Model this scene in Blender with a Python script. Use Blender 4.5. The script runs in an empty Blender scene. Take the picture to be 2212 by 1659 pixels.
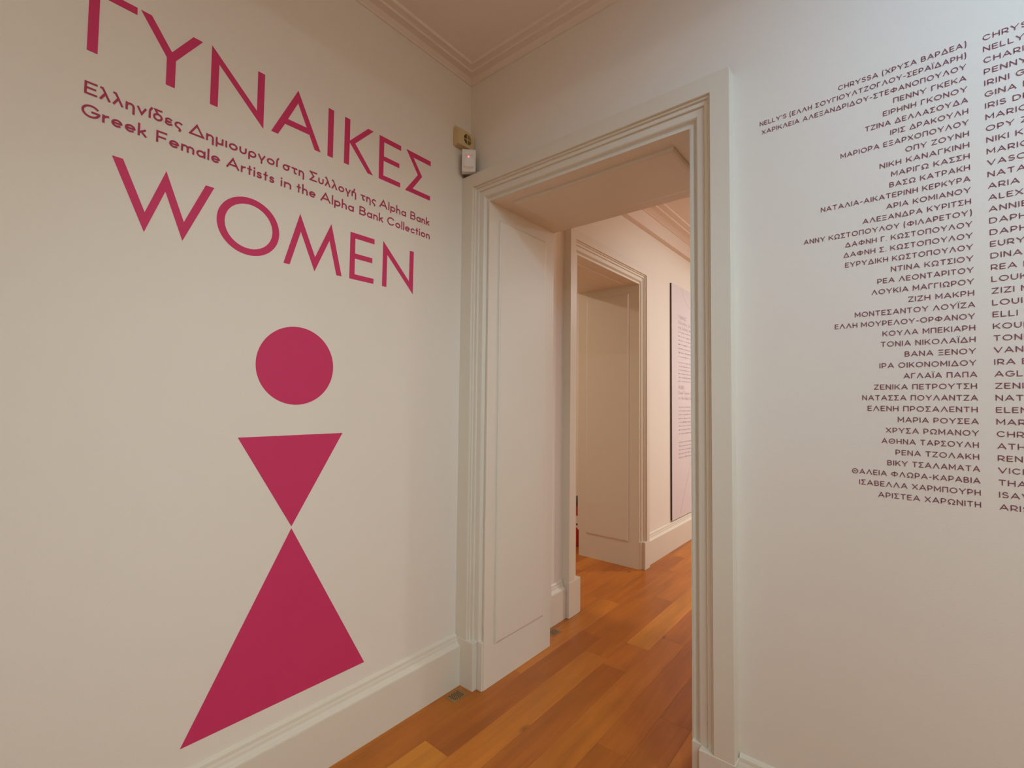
import bpy, math, random
from mathutils import Matrix, Vector

C = bpy.context.scene.collection
S = bpy.context.scene
rnd = random.Random(7)

# ------------------------------------------------------------------ camera
OX = 1.868                                   # camera's distance from the left wall
cam_d = bpy.data.cameras.new('camera'); cam = bpy.data.objects.new('camera', cam_d); C.objects.link(cam)
yaw, pitch, roll = -.691295, .0413834, .011106
f = Vector((math.sin(yaw)*math.cos(pitch), math.cos(yaw)*math.cos(pitch), math.sin(pitch)))
r = f.cross(Vector((0, 0, 1))).normalized(); u = r.cross(f)
r2 = math.cos(roll)*r + math.sin(roll)*u; u2 = -math.sin(roll)*r + math.cos(roll)*u
cam.matrix_world = Matrix(((r2.x, u2.x, -f.x, OX), (r2.y, u2.y, -f.y, 0), (r2.z, u2.z, -f.z, 1.5), (0, 0, 0, 1)))
cam_d.sensor_width = 36; cam_d.lens = 36*1011.87/2212; cam_d.clip_start = .02; cam_d.clip_end = 60
S.camera = cam

# ------------------------------------------------------------------ world, exposure
w = bpy.data.worlds.new('world'); S.world = w; w.use_nodes = True
w.node_tree.nodes['Background'].inputs[0].default_value = (.9, .92, 1, 1)
w.node_tree.nodes['Background'].inputs[1].default_value = .05
S.view_settings.view_transform = 'Standard'; S.view_settings.look = 'None'
S.view_settings.gamma = 1; S.view_settings.exposure = -0.05; S.view_settings.use_curve_mapping = False
S.cycles.use_denoising = True; S.cycles.max_bounces = 10; S.cycles.diffuse_bounces = 7

# ------------------------------------------------------------------ lamps (fittings built further down; the spots are added fill)
# tray lamps: 'tray', x, y, emitter height, tray half width, tray depth, emitter size, watts, colour
# added fill spots: 'spot', x, y, height, aim point, cone angle, blend, watts, colour
LAMPS = [
    ('tray', 2.7, -.8, 3.335, .28, .036, .025, 30, (.74, .93, 1.0)),
    ('tray', 3.7, .4, 3.335, .28, .030, .40, 30, (.74, .93, 1.0)),
    ('spot', 3.6, -.4, 3.2, (0, 1.35, 1.0), 47, 1, 136, (.74, .93, 1.0)),
    ('spot', 2.9, .5, 3.2, (2.1, 1.862, 2.4), 85, 1, 56, (.30, .62, 1.0)),
    ('spot', 3.25, .9, 3.2, (2.2, 1.862, 2.6), 70, 1, 28, (.30, .62, 1.0)),
    ('tray', 2.3, 6.6, 3.335, .30, .025, .30, 94, (.93, .99, 1.0)),
    ('spot', 2.8, 4.0, 3.2, (0, 5.0, 1.6), 90, 1, 108, (.93, .99, 1.0)),
    ('tray', -2.4, 2.9, 3.335, .30, .025, .30, 36, (1.0, .90, .74)),
]
for L_ in LAMPS:
    if L_[0] == 'tray':
        _, lx, ly, lz, hw, dep, size, watts, col = L_
        ld = bpy.data.lights.new('lamp_light', 'AREA'); ld.shape = 'SQUARE'; ld.size = size
        lo = bpy.data.objects.new('lamp_light', ld); C.objects.link(lo); lo.location = (lx, ly, lz - .004)
    else:
        _, lx, ly, lz, aim, ang, blend, watts, col = L_
        ld = bpy.data.lights.new('lamp_light', 'SPOT'); ld.spot_size = math.radians(ang); ld.spot_blend = blend; ld.shadow_soft_size = .12
        lo = bpy.data.objects.new('lamp_light', ld); C.objects.link(lo); lo.location = (lx, ly, lz)
        lo.rotation_euler = (Vector(aim)-Vector((lx, ly, lz))).to_track_quat('-Z', 'Y').to_euler()
    ld.energy = watts; ld.color = col

# ------------------------------------------------------------------ materials
def mat(name, col, rough=.6, bump=0, bscale=200, var=0, vscale=3, spec=.5, emit=None, estr=0):
    m = bpy.data.materials.new(name); m.use_nodes = True; nt = m.node_tree; b = nt.nodes['Principled BSDF']
    b.inputs['Base Color'].default_value = (*col, 1); b.inputs['Roughness'].default_value = rough
    b.inputs['Specular IOR Level'].default_value = spec
    tc = nt.nodes.new('ShaderNodeTexCoord')
    if bump:
        n = nt.nodes.new('ShaderNodeTexNoise'); n.inputs['Scale'].default_value = bscale; n.inputs['Detail'].default_value = 3
        bp = nt.nodes.new('ShaderNodeBump'); bp.inputs['Strength'].default_value = bump; bp.inputs['Distance'].default_value = .002
        nt.links.new(tc.outputs['Object'], n.inputs['Vector']); nt.links.new(n.outputs['Fac'], bp.inputs['Height'])
        nt.links.new(bp.outputs['Normal'], b.inputs['Normal'])
    if var:
        n = nt.nodes.new('ShaderNodeTexNoise'); n.inputs['Scale'].default_value = vscale; n.inputs['Detail'].default_value = 4
        mx = nt.nodes.new('ShaderNodeMix'); mx.data_type = 'RGBA'
        mx.inputs['A'].default_value = (*[c*(1-var) for c in col], 1); mx.inputs['B'].default_value = (*[min(1, c*(1+var)) for c in col], 1)
        nt.links.new(tc.outputs['Object'], n.inputs['Vector']); nt.links.new(n.outputs['Fac'], mx.inputs['Factor'])
        nt.links.new(mx.outputs['Result'], b.inputs['Base Color'])
    if emit:
        b.inputs['Emission Color'].default_value = (*emit, 1); b.inputs['Emission Strength'].default_value = estr
    return m

M = {}
M['wall'] = mat('wall_paint', (.80, .735, .645), .85, bump=.12, bscale=260, var=.015, vscale=2, spec=.2)
M['ceil'] = mat('ceiling_paint', (.80, .70, .61), .9, bump=.06, bscale=150, spec=.15)
M['trim'] = mat('trim_paint', (.73, .67, .56), .42, bump=.05, bscale=60, var=.01, spec=.4)
M['crimson'] = mat('crimson_vinyl', (.61, .038, .132), .55, bump=.03, bscale=300, var=.02, spec=.3)
M['wine'] = mat('wine_vinyl', (.42, .042, .10), .6, spec=.25)
M['plum'] = mat('plum_vinyl', (.20, .05, .085), .6, spec=.2)
M['board'] = mat('poster_print', (.70, .62, .62), .6, spec=.3)
M['boardgap_band'] = mat('board_gap_shade_and_band', (.045, .018, .012), .7)  # shadowed gap behind the board as a dark colour; also extinguisher label band
M['grey_print'] = mat('poster_grey_ink', (.52, .40, .41), .7)
M['cream'] = mat('aged_cream_plastic', (.62, .47, .24), .5, var=.06, vscale=30)
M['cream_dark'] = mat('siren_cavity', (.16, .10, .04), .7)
M['white_pl'] = mat('white_plastic', (.80, .76, .73), .45, bump=.02)
M['lens'] = mat('lens_plastic', (.84, .80, .77), .55)
M['dark_gap'] = mat('bracket_plastic', (.10, .06, .04), .6)
M['led'] = mat('led_red', (.9, .1, .12), .3, emit=(1, .10, .14), estr=4)
M['red'] = mat('extinguisher_red', (.42, .012, .015), .3, var=.05)
M['black'] = mat('black_plastic', (.015, .012, .012), .5, var=.1)
M['label'] = mat('paper_label', (.75, .68, .60), .6)
M['brass'] = mat('brass_plate', (.30, .16, .055), .45, var=.1, vscale=60)
M['hole'] = mat('grille_hole', (.06, .03, .012), .9)
M['lampbody'] = mat('lamp_metal', (.7, .7, .7), .5)
M['lampglow'] = mat('lamp_glow', (1, 1, 1), .5, emit=(1, .95, .88), estr=6)
M['joint'] = mat('floor_underlay', (.12, .045, .010), .9)

def wood(name, attr):
    m = bpy.data.materials.new(name); m.use_nodes = True; nt = m.node_tree; N = nt.nodes.new; lk = nt.links.new
    b = nt.nodes['Principled BSDF']
    geo = N('ShaderNodeNewGeometry')
    if attr:
        at = N('ShaderNodeAttribute'); at.attribute_name = 'tone'; tone = at.outputs['Color']
    else:
        oi = N('ShaderNodeObjectInfo'); tone = oi.outputs['Color']
    sep = N('ShaderNodeSeparateColor'); lk(tone, sep.inputs[0])
    # world position, shifted per plank so that the grain differs
    comb = N('ShaderNodeCombineXYZ')
    mu = N('ShaderNodeMath'); mu.operation = 'MULTIPLY'; mu.inputs[1].default_value = 37
    lk(sep.outputs[1], mu.inputs[0]); lk(mu.outputs[0], comb.inputs[1]); lk(mu.outputs[0], comb.inputs[2])
    add = N('ShaderNodeVectorMath'); add.operation = 'ADD'; lk(geo.outputs['Position'], add.inputs[0]); lk(comb.outputs[0], add.inputs[1])
    mp = N('ShaderNodeMapping'); mp.inputs['Scale'].default_value = (26, 1.6, 1); lk(add.outputs[0], mp.inputs['Vector'])
    n1 = N('ShaderNodeTexNoise'); n1.inputs['Scale'].default_value = 1.0; n1.inputs['Detail'].default_value = 6; n1.inputs['Roughness'].default_value = .62
    n1.inputs['Distortion'].default_value = .6
    lk(mp.outputs[0], n1.inputs['Vector'])
    mp2 = N('ShaderNodeMapping'); mp2.inputs['Scale'].default_value = (7, 1.3, 1); lk(add.outputs[0], mp2.inputs['Vector'])
    n2 = N('ShaderNodeTexNoise'); n2.inputs['Scale'].default_value = 1.2; n2.inputs['Detail'].default_value = 3; lk(mp2.outputs[0], n2.inputs['Vector'])
    # knots
    mp3 = N('ShaderNodeMapping'); mp3.inputs['Scale'].default_value = (3.4, 1.7, 1); lk(add.outputs[0], mp3.inputs['Vector'])
    vo = N('ShaderNodeTexVoronoi'); vo.inputs['Scale'].default_value = 1.0; lk(mp3.outputs[0], vo.inputs['Vector'])
    kn = N('ShaderNodeMapRange'); kn.inputs['From Min'].default_value = .02; kn.inputs['From Max'].default_value = .075
    kn.inputs['To Min'].default_value = .55; kn.inputs['To Max'].default_value = 1; lk(vo.outputs['Distance'], kn.inputs['Value'])
    ramp = N('ShaderNodeValToRGB'); lk(sep.outputs[0], ramp.inputs[0])
    e = ramp.color_ramp.elements; e[0].position = 0; e[0].color = WOOD[0]; e[1].position = 1; e[1].color = WOOD[3]
    for p, c in ((.33, WOOD[1]), (.66, WOOD[2])):
        q = e.new(p); q.color = c
    g1 = N('ShaderNodeMapRange'); g1.inputs['From Min'].default_value = .3; g1.inputs['From Max'].default_value = .7
    g1.inputs['To Min'].default_value = .86; g1.inputs['To Max'].default_value = 1.12; lk(n1.outputs['Fac'], g1.inputs['Value'])
    g2 = N('ShaderNodeMapRange'); g2.inputs['From Min'].default_value = .3; g2.inputs['From Max'].default_value = .7
    g2.inputs['To Min'].default_value = .86; g2.inputs['To Max'].default_value = 1.14; lk(n2.outputs['Fac'], g2.inputs['Value'])
    m1 = N('ShaderNodeMath'); m1.operation = 'MULTIPLY'; lk(g1.outputs[0], m1.inputs[0]); lk(g2.outputs[0], m1.inputs[1])
    m2 = N('ShaderNodeMath'); m2.operation = 'MULTIPLY'; lk(m1.outputs[0], m2.inputs[0]); lk(kn.outputs[0], m2.inputs[1])
    sc = N('ShaderNodeVectorMath'); sc.operation = 'SCALE'; lk(ramp.outputs[0], sc.inputs[0]); lk(m2.outputs[0], sc.inputs['Scale'])
    lk(sc.outputs[0], b.inputs['Base Color'])
    b.inputs['Roughness'].default_value = .36; b.inputs['Specular IOR Level'].default_value = .35
    bp = N('ShaderNodeBump'); bp.inputs['Strength'].default_value = .06; bp.inputs['Distance'].default_value = .002
    lk(n1.outputs['Fac'], bp.inputs['Height']); lk(bp.outputs[0], b.inputs['Normal'])
    return m
WOOD = [(.31, .080, .010, 1), (.43, .125, .014, 1), (.54, .178, .019, 1), (.67, .265, .030, 1)]
M['wood'] = wood('oak_planks', False); M['wood_far'] = wood('oak_planks_far', True)

# ------------------------------------------------------------------ helpers
class MB:
    def __init__(s): s.v = []; s.f = []
    def add(s, v, f):
        n = len(s.v); s.v += [tuple(p) for p in v]; s.f += [tuple(i+n for i in q) for q in f]; return s
    def box(s, a, b):
        (x0, y0, z0), (x1, y1, z1) = a, b
        return s.add([(x0,y0,z0),(x1,y0,z0),(x1,y1,z0),(x0,y1,z0),(x0,y0,z1),(x1,y0,z1),(x1,y1,z1),(x0,y1,z1)],
                     [(0,3,2,1),(4,5,6,7),(0,1,5,4),(1,2,6,5),(2,3,7,6),(3,0,4,7)])
    def prism(s, poly, axis, a, b):
        """poly: 2D points; extruded along axis from a to b. axis x: (y,z); y: (x,z); z: (x,y)"""
        def P(p, t): return {'x': (t, p[0], p[1]), 'y': (p[0], t, p[1]), 'z': (p[0], p[1], t)}[axis]
        n = len(poly)
        return s.add([P(p, a) for p in poly]+[P(p, b) for p in poly],
                     [tuple(range(n-1, -1, -1)), tuple(range(n, 2*n))]+[(i, (i+1) % n, n+(i+1) % n, n+i) for i in range(n)])
    def lathe(s, prof, cx, cy, n=32, z0=0):
        v = []; fs = []
        for (rr, z) in prof:
            for i in range(n):
                a = 2*math.pi*i/n; v.append((cx+rr*math.cos(a), cy+rr*math.sin(a), z0+z))
        for j in range(len(prof)-1):
            for i in range(n):
                fs.append((j*n+i, j*n+(i+1) % n, (j+1)*n+(i+1) % n, (j+1)*n+i))
        fs.append(tuple(range(n-1, -1, -1))); fs.append(tuple((len(prof)-1)*n+i for i in range(n)))
        return s.add(v, fs)
    def build(s, name, m, parent=None, smooth=False, bevel=0):
        me = bpy.data.meshes.new(name); me.from_pydata(s.v, [], s.f); me.update()
        o = bpy.data.objects.new(name, me); C.objects.link(o); me.materials.append(m)
        import bmesh
        bm = bmesh.new(); bm.from_mesh(me); bmesh.ops.recalc_face_normals(bm, faces=bm.faces); bm.to_mesh(me); bm.free()
        if smooth:
            for p in me.polygons: p.use_smooth = True
            md = o.modifiers.new('e', 'EDGE_SPLIT'); md.split_angle = math.radians(40)
        if bevel:
            md = o.modifiers.new('b', 'BEVEL'); md.width = bevel; md.segments = 2; md.limit_method = 'ANGLE'
        if parent is not None:
            o.parent = parent
            o.matrix_parent_inverse = Matrix.Translation(parent.location).inverted() if parent.parent is None else parent_inv(parent)
        return o
def parent_inv(p):
    bpy.context.view_layer.update(); return p.matrix_world.inverted()
def empty(name, loc, label=None, cat=None, kind=None, group=None):
    o = bpy.data.objects.new(name, None); C.objects.link(o); o.location = loc; o.empty_display_size = .1
    if label: o['label'] = label
    if cat: o['category'] = cat
    if kind: o['kind'] = kind
    if group: o['group'] = group
    return o
def tag(o, label=None, cat=None, kind=None, group=None):
    if label: o['label'] = label
    if cat: o['category'] = cat
    if kind: o['kind'] = kind
    if group: o['group'] = group
    return o

# ------------------------------------------------------------------ main dimensions
YW0, YW1 = 1.862, 2.450          # wall between the two rooms, its near and far face
XB = -.625                       # back face of the left wall (third room side)
ZC = 3.35                        # ceiling
D1 = (.168, 1.245, 2.600)        # doorway in the wall between the rooms: x from, x to, head
D2 = (2.994, 4.085, 2.625)       # doorway in the left wall: y from, y to, head
XR, YR, YF, XL = 4.30, -2.60, 8.0, -4.2

# ------------------------------------------------------------------ walls
def st(o): o['kind'] = 'structure'; return o
b = MB()
b.box((XB, YR, 0), (0, D2[0], ZC)); b.box((XB, D2[1], 0), (0, YF, ZC)); b.box((XB, D2[0], D2[2]), (0, D2[1], ZC))
st(b.build('wall_left', M['wall']))
b = MB()
b.box((0, YW0, 0), (D1[0], YW1, ZC)); b.box((D1[1], YW0, 0), (XR, YW1, ZC)); b.box((D1[0], YW0, D1[2]), (D1[1], YW1, ZC))
st(b.build('wall_front', M['wall']))
b = MB(); b.box((XR, YR, 0), (XR+.2, YF, ZC)); st(b.build('wall_right', M['wall']))
b = MB(); b.box((XB, YR-.2, 0), (XR+.2, YR, ZC)); st(b.build('wall_rear', M['wall']))
b = MB(); b.box((XB, YF, 0), (XR+.2, YF+.2, ZC)); st(b.build('wall_far', M['wall']))
Y3 = 4.76
b = MB(); b.box((XL-.2, Y3, 0), (XB, Y3+.2, ZC)); st(b.build('wall_third_room_end', M['wall']))
b = MB(); b.box((XL-.2, 1.0, 0), (XL, Y3, ZC)); st(b.build('wall_far_left', M['wall']))
b = MB(); b.box((XL, 1.0, 0), (XB, 1.2, ZC)); st(b.build('wall_near_left', M['wall']))
b = MB(); b.box((XL-.2, YR-.2, ZC), (XR+.2, YF+.2, ZC+.2)); st(b.build('ceiling', M['ceil']))

# ------------------------------------------------------------------ cornices
def cornice(name, prof, rect, m):
    """moulding around the inside of a rectangle; prof: (distance from wall, z)"""
    x0, y0, x1, y1 = rect; b = MB(); v = []
    n = len(prof)
    for (cx, cy, sx, sy) in ((x0, y0, 1, 1), (x1, y0, -1, 1), (x1, y1, -1, -1), (x0, y1, 1, -1)):
        v += [(cx+sx*d, cy+sy*d, z) for d, z in prof]
    fs = []
    for k in range(4):
        for i in range(n-1):
            a = k*n+i; c = ((k+1) % 4)*n+i; fs.append((a, a+1, c+1, c))
    b.add(v, fs); return st(b.build(name, m))
c1 = [(0, ZC-.034), (.008, ZC-.034), (.010, ZC-.026), (.030, ZC-.014), (.058, ZC-.012), (.062, ZC-.017), (.070, ZC-.017), (.074, ZC-.010),
      (.098, ZC-.008), (.102, ZC-.013), (.110, ZC-.013), (.114, ZC)]
cornice('trim_1', c1, (0, YR, XR, YW0), M['ceil'])
c2 = [(0, 3.175), (.052, 3.175), (.052, 3.315), (.062, 3.315), (.075, ZC-.028), (.120, ZC-.014), (.150, ZC-.013), (.155, ZC-.020), (.170, ZC-.020), (.175, ZC-.008),
      (.215, ZC-.006), (.220, ZC-.012), (.235, ZC-.012), (.24, ZC)]
cornice('trim_2', c2, (0, YW1, XR, YF), M['ceil'])

# ------------------------------------------------------------------ baseboards
BT = .038
bb = [(0, .262), (.006, .259), (.012, .252), (.013, .246), (.0135, .240), (.017, .232), (.019, .222), (.025, .214), (.031, .210), (.037, .206), (BT, .200), (BT, 0), (0, 0)]
def baseboard(name, x0, y0, x1, y1, n, scale=1):
    """along the wall foot from (x0,y0) to (x1,y1); n: unit normal into the room"""
    b = MB(); v = []
    for (x, y) in ((x0, y0), (x1, y1)): v += [(x+n[0]*d, y+n[1]*d, z*scale) for d, z in bb]
    k = len(bb); fs = [(i, (i+1) % k, k+(i+1) % k, k+i) for i in range(k)] + [tuple(range(k)), tuple(range(2*k-1, k-1, -1))]
    b.add(v, fs); return st(b.build(name, M['trim']))
CW = .157                                     # width of door casings
CW2 = .128
baseboard('baseboard_left', 0, YR, 0, YW0-.062, (1, 0))
baseboard('baseboard_front', D1[1]+CW+.004, YW0, XR, YW0, (0, -1))
baseboard('baseboard_right', XR, YR, XR, YW0, (-1, 0))
baseboard('baseboard_rear', 0, YR, XR, YR, (0, 1))
baseboard('baseboard_left_inner', 0, YW1, 0, D2[0]-CW-.008, (1, 0))
baseboard('baseboard_left_far', 0, D2[1]+CW2, 0, YF, (1, 0), 1.06)
baseboard('baseboard_far', 0, YF, XR, YF, (0, -1))
baseboard('baseboard_far_right', XR, YW1, XR, YF, (-1, 0))
baseboard('baseboard_middle', D1[1]+CW, YW1, XR, YW1, (0, 1))
baseboard('baseboard_back', XB, D2[1]+.16, XB, Y3, (-1, 0))
baseboard('baseboard_back_near', XB, 1.2, XB, D2[0]-.16, (-1, 0))
baseboard('baseboard_far_left', XL, 1.2, XL, Y3, (1, 0))
baseboard('baseboard_third', XL, Y3, XB, Y3, (0, -1))

# ------------------------------------------------------------------ doorways
# casing profile: (distance outward from the opening, depth proud of the wall)
prof = [(0, 0), (0, .012), (.002, .015), (.011, .015), (.0135, .011), (.016, .008), (.0185, .009), (.022, .014), (.026, .022), (.0295, .0265), (.033, .028),
        (.060, .028), (.0605, .036), (.062, .038), (.0775, .038), (.078, .046), (.0795, .048), (.0865, .048), (.087, .058), (.0885, .060), (.157, .060), (.157, 0)]
def casing(name, parent, axis, base, sgn, a0, a1, zh, pr=prof, wl=1, wr=1, left_cut=None):
    """axis 'x': opening runs in x on plane y=base, sgn = direction into the room; axis 'y' likewise"""
    b = MB(); v = []
    n = len(pr)
    def P(a, p, z): return (a, base+sgn*p, z) if axis == 'x' else (base+sgn*p, a, z)
    zb = 0.247
    for st_ in range(4):
        for u_, p_ in pr:
            uu_l = u_*wl; uu_r = u_*wr
            la = a0-uu_l
            if left_cut is not None and u_ >= .157: la = left_cut
            if st_ == 0: v.append(P(la, p_, zb))
            elif st_ == 1: v.append(P(la, p_, zh+u_))
            elif st_ == 2: v.append(P(a1+uu_r, p_, zh+u_))
            else: v.append(P(a1+uu_r, p_, zb))
    fs = []
    for k in range(3):
        for i in range(n-1):
            a = k*n+i; fs.append((a, a+1, a+1+n, a+n))
    fs.append(tuple(range(n))); fs.append(tuple(3*n+i for i in range(n-1, -1, -1)))
    b.add(v, fs); return b.build(name, M['trim'], parent)
def raised(name, parent, org, ua, va, n, w_, h_, hgt=.009, ch=.012):
    """bevelled raised field: org corner, ua/va in-plane unit axes, n normal"""
    org, ua, va, n = map(Vector, (org, ua, va, n)); b = MB()
    v = [org, org+ua*w_, org+ua*w_+va*h_, org+va*h_]
    v2 = [org+ua*ch+va*ch, org+ua*(w_-ch)+va*ch, org+ua*(w_-ch)+va*(h_-ch), org+ua*ch+va*(h_-ch)]
    # step, quarter round, field
    lv = [[p for p in v], [p+n*hgt*.45 for p in v],
          [p.lerp(q, .35)+n*hgt*.85 for p, q in zip(v, v2)], [q+n*hgt for q in v2]]
    vs = [tuple(p) for l in lv for p in l]; fs = []
    for k in range(3):
        for i in range(4):
            fs.append((k*4+i, k*4+(i+1) % 4, (k+1)*4+(i+1) % 4, (k+1)*4+i))
    fs += [(12, 13, 14, 15), (3, 2, 1, 0)]
    b.add(vs, fs); return b.build(name, M['trim'], parent)
LT = .014    # lining thickness
# doorway 1
d1 = empty('door_1', (D1[0], YW0, 0), kind='structure')
casing('architrave', d1, 'x', YW0, -1, D1[0], D1[1], D1[2], left_cut=.001)
b = MB(); b.box((.001, YW0-.062, 0), (D1[0]-.036, YW0, .247)); b.box((D1[0]-.034, YW0-.030, 0), (D1[0]-.0005, YW0, .247)); b.build('plinth_block', M['trim'], d1, bevel=.002)
b = MB(); b.box((D1[1]+.036, YW0-.062, 0), (D1[1]+CW+.004, YW0, .247)); b.box((D1[1]+.0005, YW0-.030, 0), (D1[1]+.036, YW0, .247)); b.build('plinth_block', M['trim'], d1, bevel=.002)
b = MB(); b.box((D1[0]-LT+.0145, YW0-.018, 0), (D1[0]+.001, YW1, D1[2])); jl = b.build('jamb_lining', M['trim'], d1)
raised('raised_panel', jl, (D1[0]+.001, 1.930, .212), (0, 1, 0), (0, 0, 1), (1, 0, 0), .437, 2.303)
b = MB(); b.box((D1[1]-.001, YW0-.018, 0), (D1[1]+.001, YW1, D1[2])); jr = b.build('jamb_lining', M['trim'], d1)
raised('raised_panel', jr, (D1[1]-.001, 1.930, .212), (0, 1, 0), (0, 0, 1), (-1, 0, 0), .437, 2.303)
b = MB(); b.box((D1[0]+.001, YW0-.018, D1[2]-.001), (D1[1]-.001, YW1, D1[2]+.001)); hl = b.build('head_lining', M['trim'], d1)
raised('raised_panel', hl, (D1[0]+.098, 1.930, D1[2]-.001), (1, 0, 0), (0, 1, 0), (0, 0, -1), D1[1]-D1[0]-.196, .435, .014, .020)
casing('architrave', d1, 'x', YW1, 1, D1[0], D1[1], D1[2], left_cut=.05)
# doorway 2, in the left wall beyond
d2 = empty('door_2', (0, D2[0], 0), kind='structure')
casing('architrave', d2, 'y', 0, 1, D2[0], D2[1], D2[2], wr=CW2/CW)
b = MB(); b.box((0, D2[0]-CW-.004, 0), (.062, D2[0]-.030, .247)); b.box((0, D2[0]-.030, 0), (.058, D2[0]-.002, .247)); b.build('plinth_block', M['trim'], d2, bevel=.002)
b = MB(); b.box((0, D2[1]+.022, 0), (.062, D2[1]+CW2, .247)); b.box((0, D2[1]+.001, 0), (.030, D2[1]+.022, .247)); b.build('plinth_block', M['trim'], d2, bevel=.002)
b = MB(); b.box((XB, D2[1]-.001, 0), (.016, D2[1]+.001, D2[2])); jl = b.build('jamb_lining', M['trim'], d2)
raised('raised_panel', jl, (-.542, D2[1]-.001, .232), (1, 0, 0), (0, 0, 1), (0, -1, 0), .450, 2.315)
b = MB(); b.box((XB, D2[0]-.001, 0), (.016, D2[0]+.001, D2[2])); jr = b.build('jamb_lining', M['trim'], d2)
raised('raised_panel', jr, (-.542, D2[0]+.001, .232), (1, 0, 0), (0, 0, 1), (0, 1, 0), .450, 2.315)
b = MB(); b.box((XB, D2[0]+.001, D2[2]-.001), (.016, D2[1]-.001, D2[2]+.001)); hl = b.build('head_lining', M['trim'], d2)
raised('raised_panel', hl, (-.542, D2[0]+.10, D2[2]-.001), (1, 0, 0), (0, 1, 0), (0, 0, -1), .450, D2[1]-D2[0]-.20)
casing('architrave', d2, 'y', XB, -1, D2[0], D2[1], D2[2])

# ------------------------------------------------------------------ floor of planks
fl = MB(); fl.box((XL-.2, YR-.2, -.06), (XR+.2, YF+.2, -.0135)); floor = st(fl.build('floor', M['joint']))
PW, G, TH = .147, .00025, .0125
def plank_mesh(L):
    b = MB(); x0, x1, y0, y1 = G, PW-G, G, L-G; c = .0004
    b.add([(x0,y0,-TH),(x1,y0,-TH),(x1,y1,-TH),(x0,y1,-TH),(x0,y0,-c),(x1,y0,-c),(x1,y1,-c),(x0,y1,-c),
           (x0+c,y0+c,0),(x1-c,y0+c,0),(x1-c,y1-c,0),(x0+c,y1-c,0)],
          [(0,3,2,1),(0,1,5,4),(1,2,6,5),(2,3,7,6),(3,0,4,7),(4,5,9,8),(5,6,10,9),(6,7,11,10),(7,4,8,11),(8,9,10,11)])
    me = bpy.data.meshes.new('plank'); me.from_pydata(b.v, [], b.f); me.update(); me.materials.append(M['wood']); return me
pcache = {}
fixed = {  # column: [(joint y ...)], tones between the joints
    -1: ([-.6, .75, 2.10, 3.30, 4.7], [.45, .42, .80, .30, .6]),
    0: ([-.9, .30, 1.418, 2.75, 4.25], [.5, .95, .16, .45, .7]),
    1: ([-.7, .85, 2.55, 3.60], [.5, .72, .42, .62]),
    2: ([-.5, 1.15, 2.49, 2.80, 4.30], [.4, .30, .50, .95, .55]),
    3: ([-.9, 1.50, 3.0, 4.5], [.4, .60, .42, .65]),
    4: ([-.4, 1.9, 3.2, 4.8], [.3, .28, .40, .6]),
    5: ([-.9, 2.25, 3.7], [.2, .16, .34]),
    -2: ([.2, 1.6, 3.276, 4.6], [.5, .45, .40, .25]),
    -3: ([.9, 2.4, 3.86, 5.2], [.5, .3, .25, .8]),
    -4: ([.4, 1.9, 3.4, 4.8], [.5, .3, .35, .3]),
}
far = MB(); fartone = []
col0 = int(math.floor((XL-.2-.218)/PW)); col1 = int(math.ceil((XR+.2-.218)/PW))
for c in range(col0, col1):
    x = .218+c*PW
    segs = []
    if c in fixed:
        js, tn = fixed[c]; segs = [(js[i], js[i+1], tn[i]) for i in range(len(js)-1)]
        y = js[-1]; first = js[0]; tlast = tn[-1]
        L = rnd.choice((1.1, 1.4, 1.7)); segs.append((y, y+L, tlast)); y += L
    else:
        first = y = rnd.uniform(-.6, .9)
    while y < YF+.2:
        L = rnd.choice((1.0, 1.2, 1.4, 1.7)); segs.append((y, min(y+L, YF+.2), rnd.uniform(.1, .9))); y += L
    y = first
    while y > YR-.2:
        L = rnd.choice((1.0, 1.2, 1.4, 1.7)); segs.append((max(y-L, YR-.2), y, rnd.uniform(.1, .9))); y -= L
    for (a, e_, t) in segs:
        L = round(e_-a, 3)
        if L < .02: continue
        near = -1.3 < x < 1.9 and e_ > -.9 and a < 7.6 and not (x < -.6 and (e_ < 2.8))
        if near:
            if L not in pcache: pcache[L] = plank_mesh(L)
            o = bpy.data.objects.new('plank', pcache[L]); C.objects.link(o); o.location = (x, a, 0); o.parent = floor
            o.color = (.44+(t-.5)*.62+(.12 if t > .9 else 0), rnd.random(), 0, 1)
        else:
            far.box((x+G, a+G, -TH), (x+PW-G, e_-G, 0)); fartone.append((.44+(t-.5)*.62, rnd.random(), 0, 1))
fo = far.build('plank_field', M['wood_far'], floor); fo['kind'] = 'stuff'
ca = fo.data.color_attributes.new('tone', 'FLOAT_COLOR', 'CORNER')
for p in fo.data.polygons:
    for li in p.loop_indices: ca.data[li].color = fartone[p.index//6]

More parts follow.
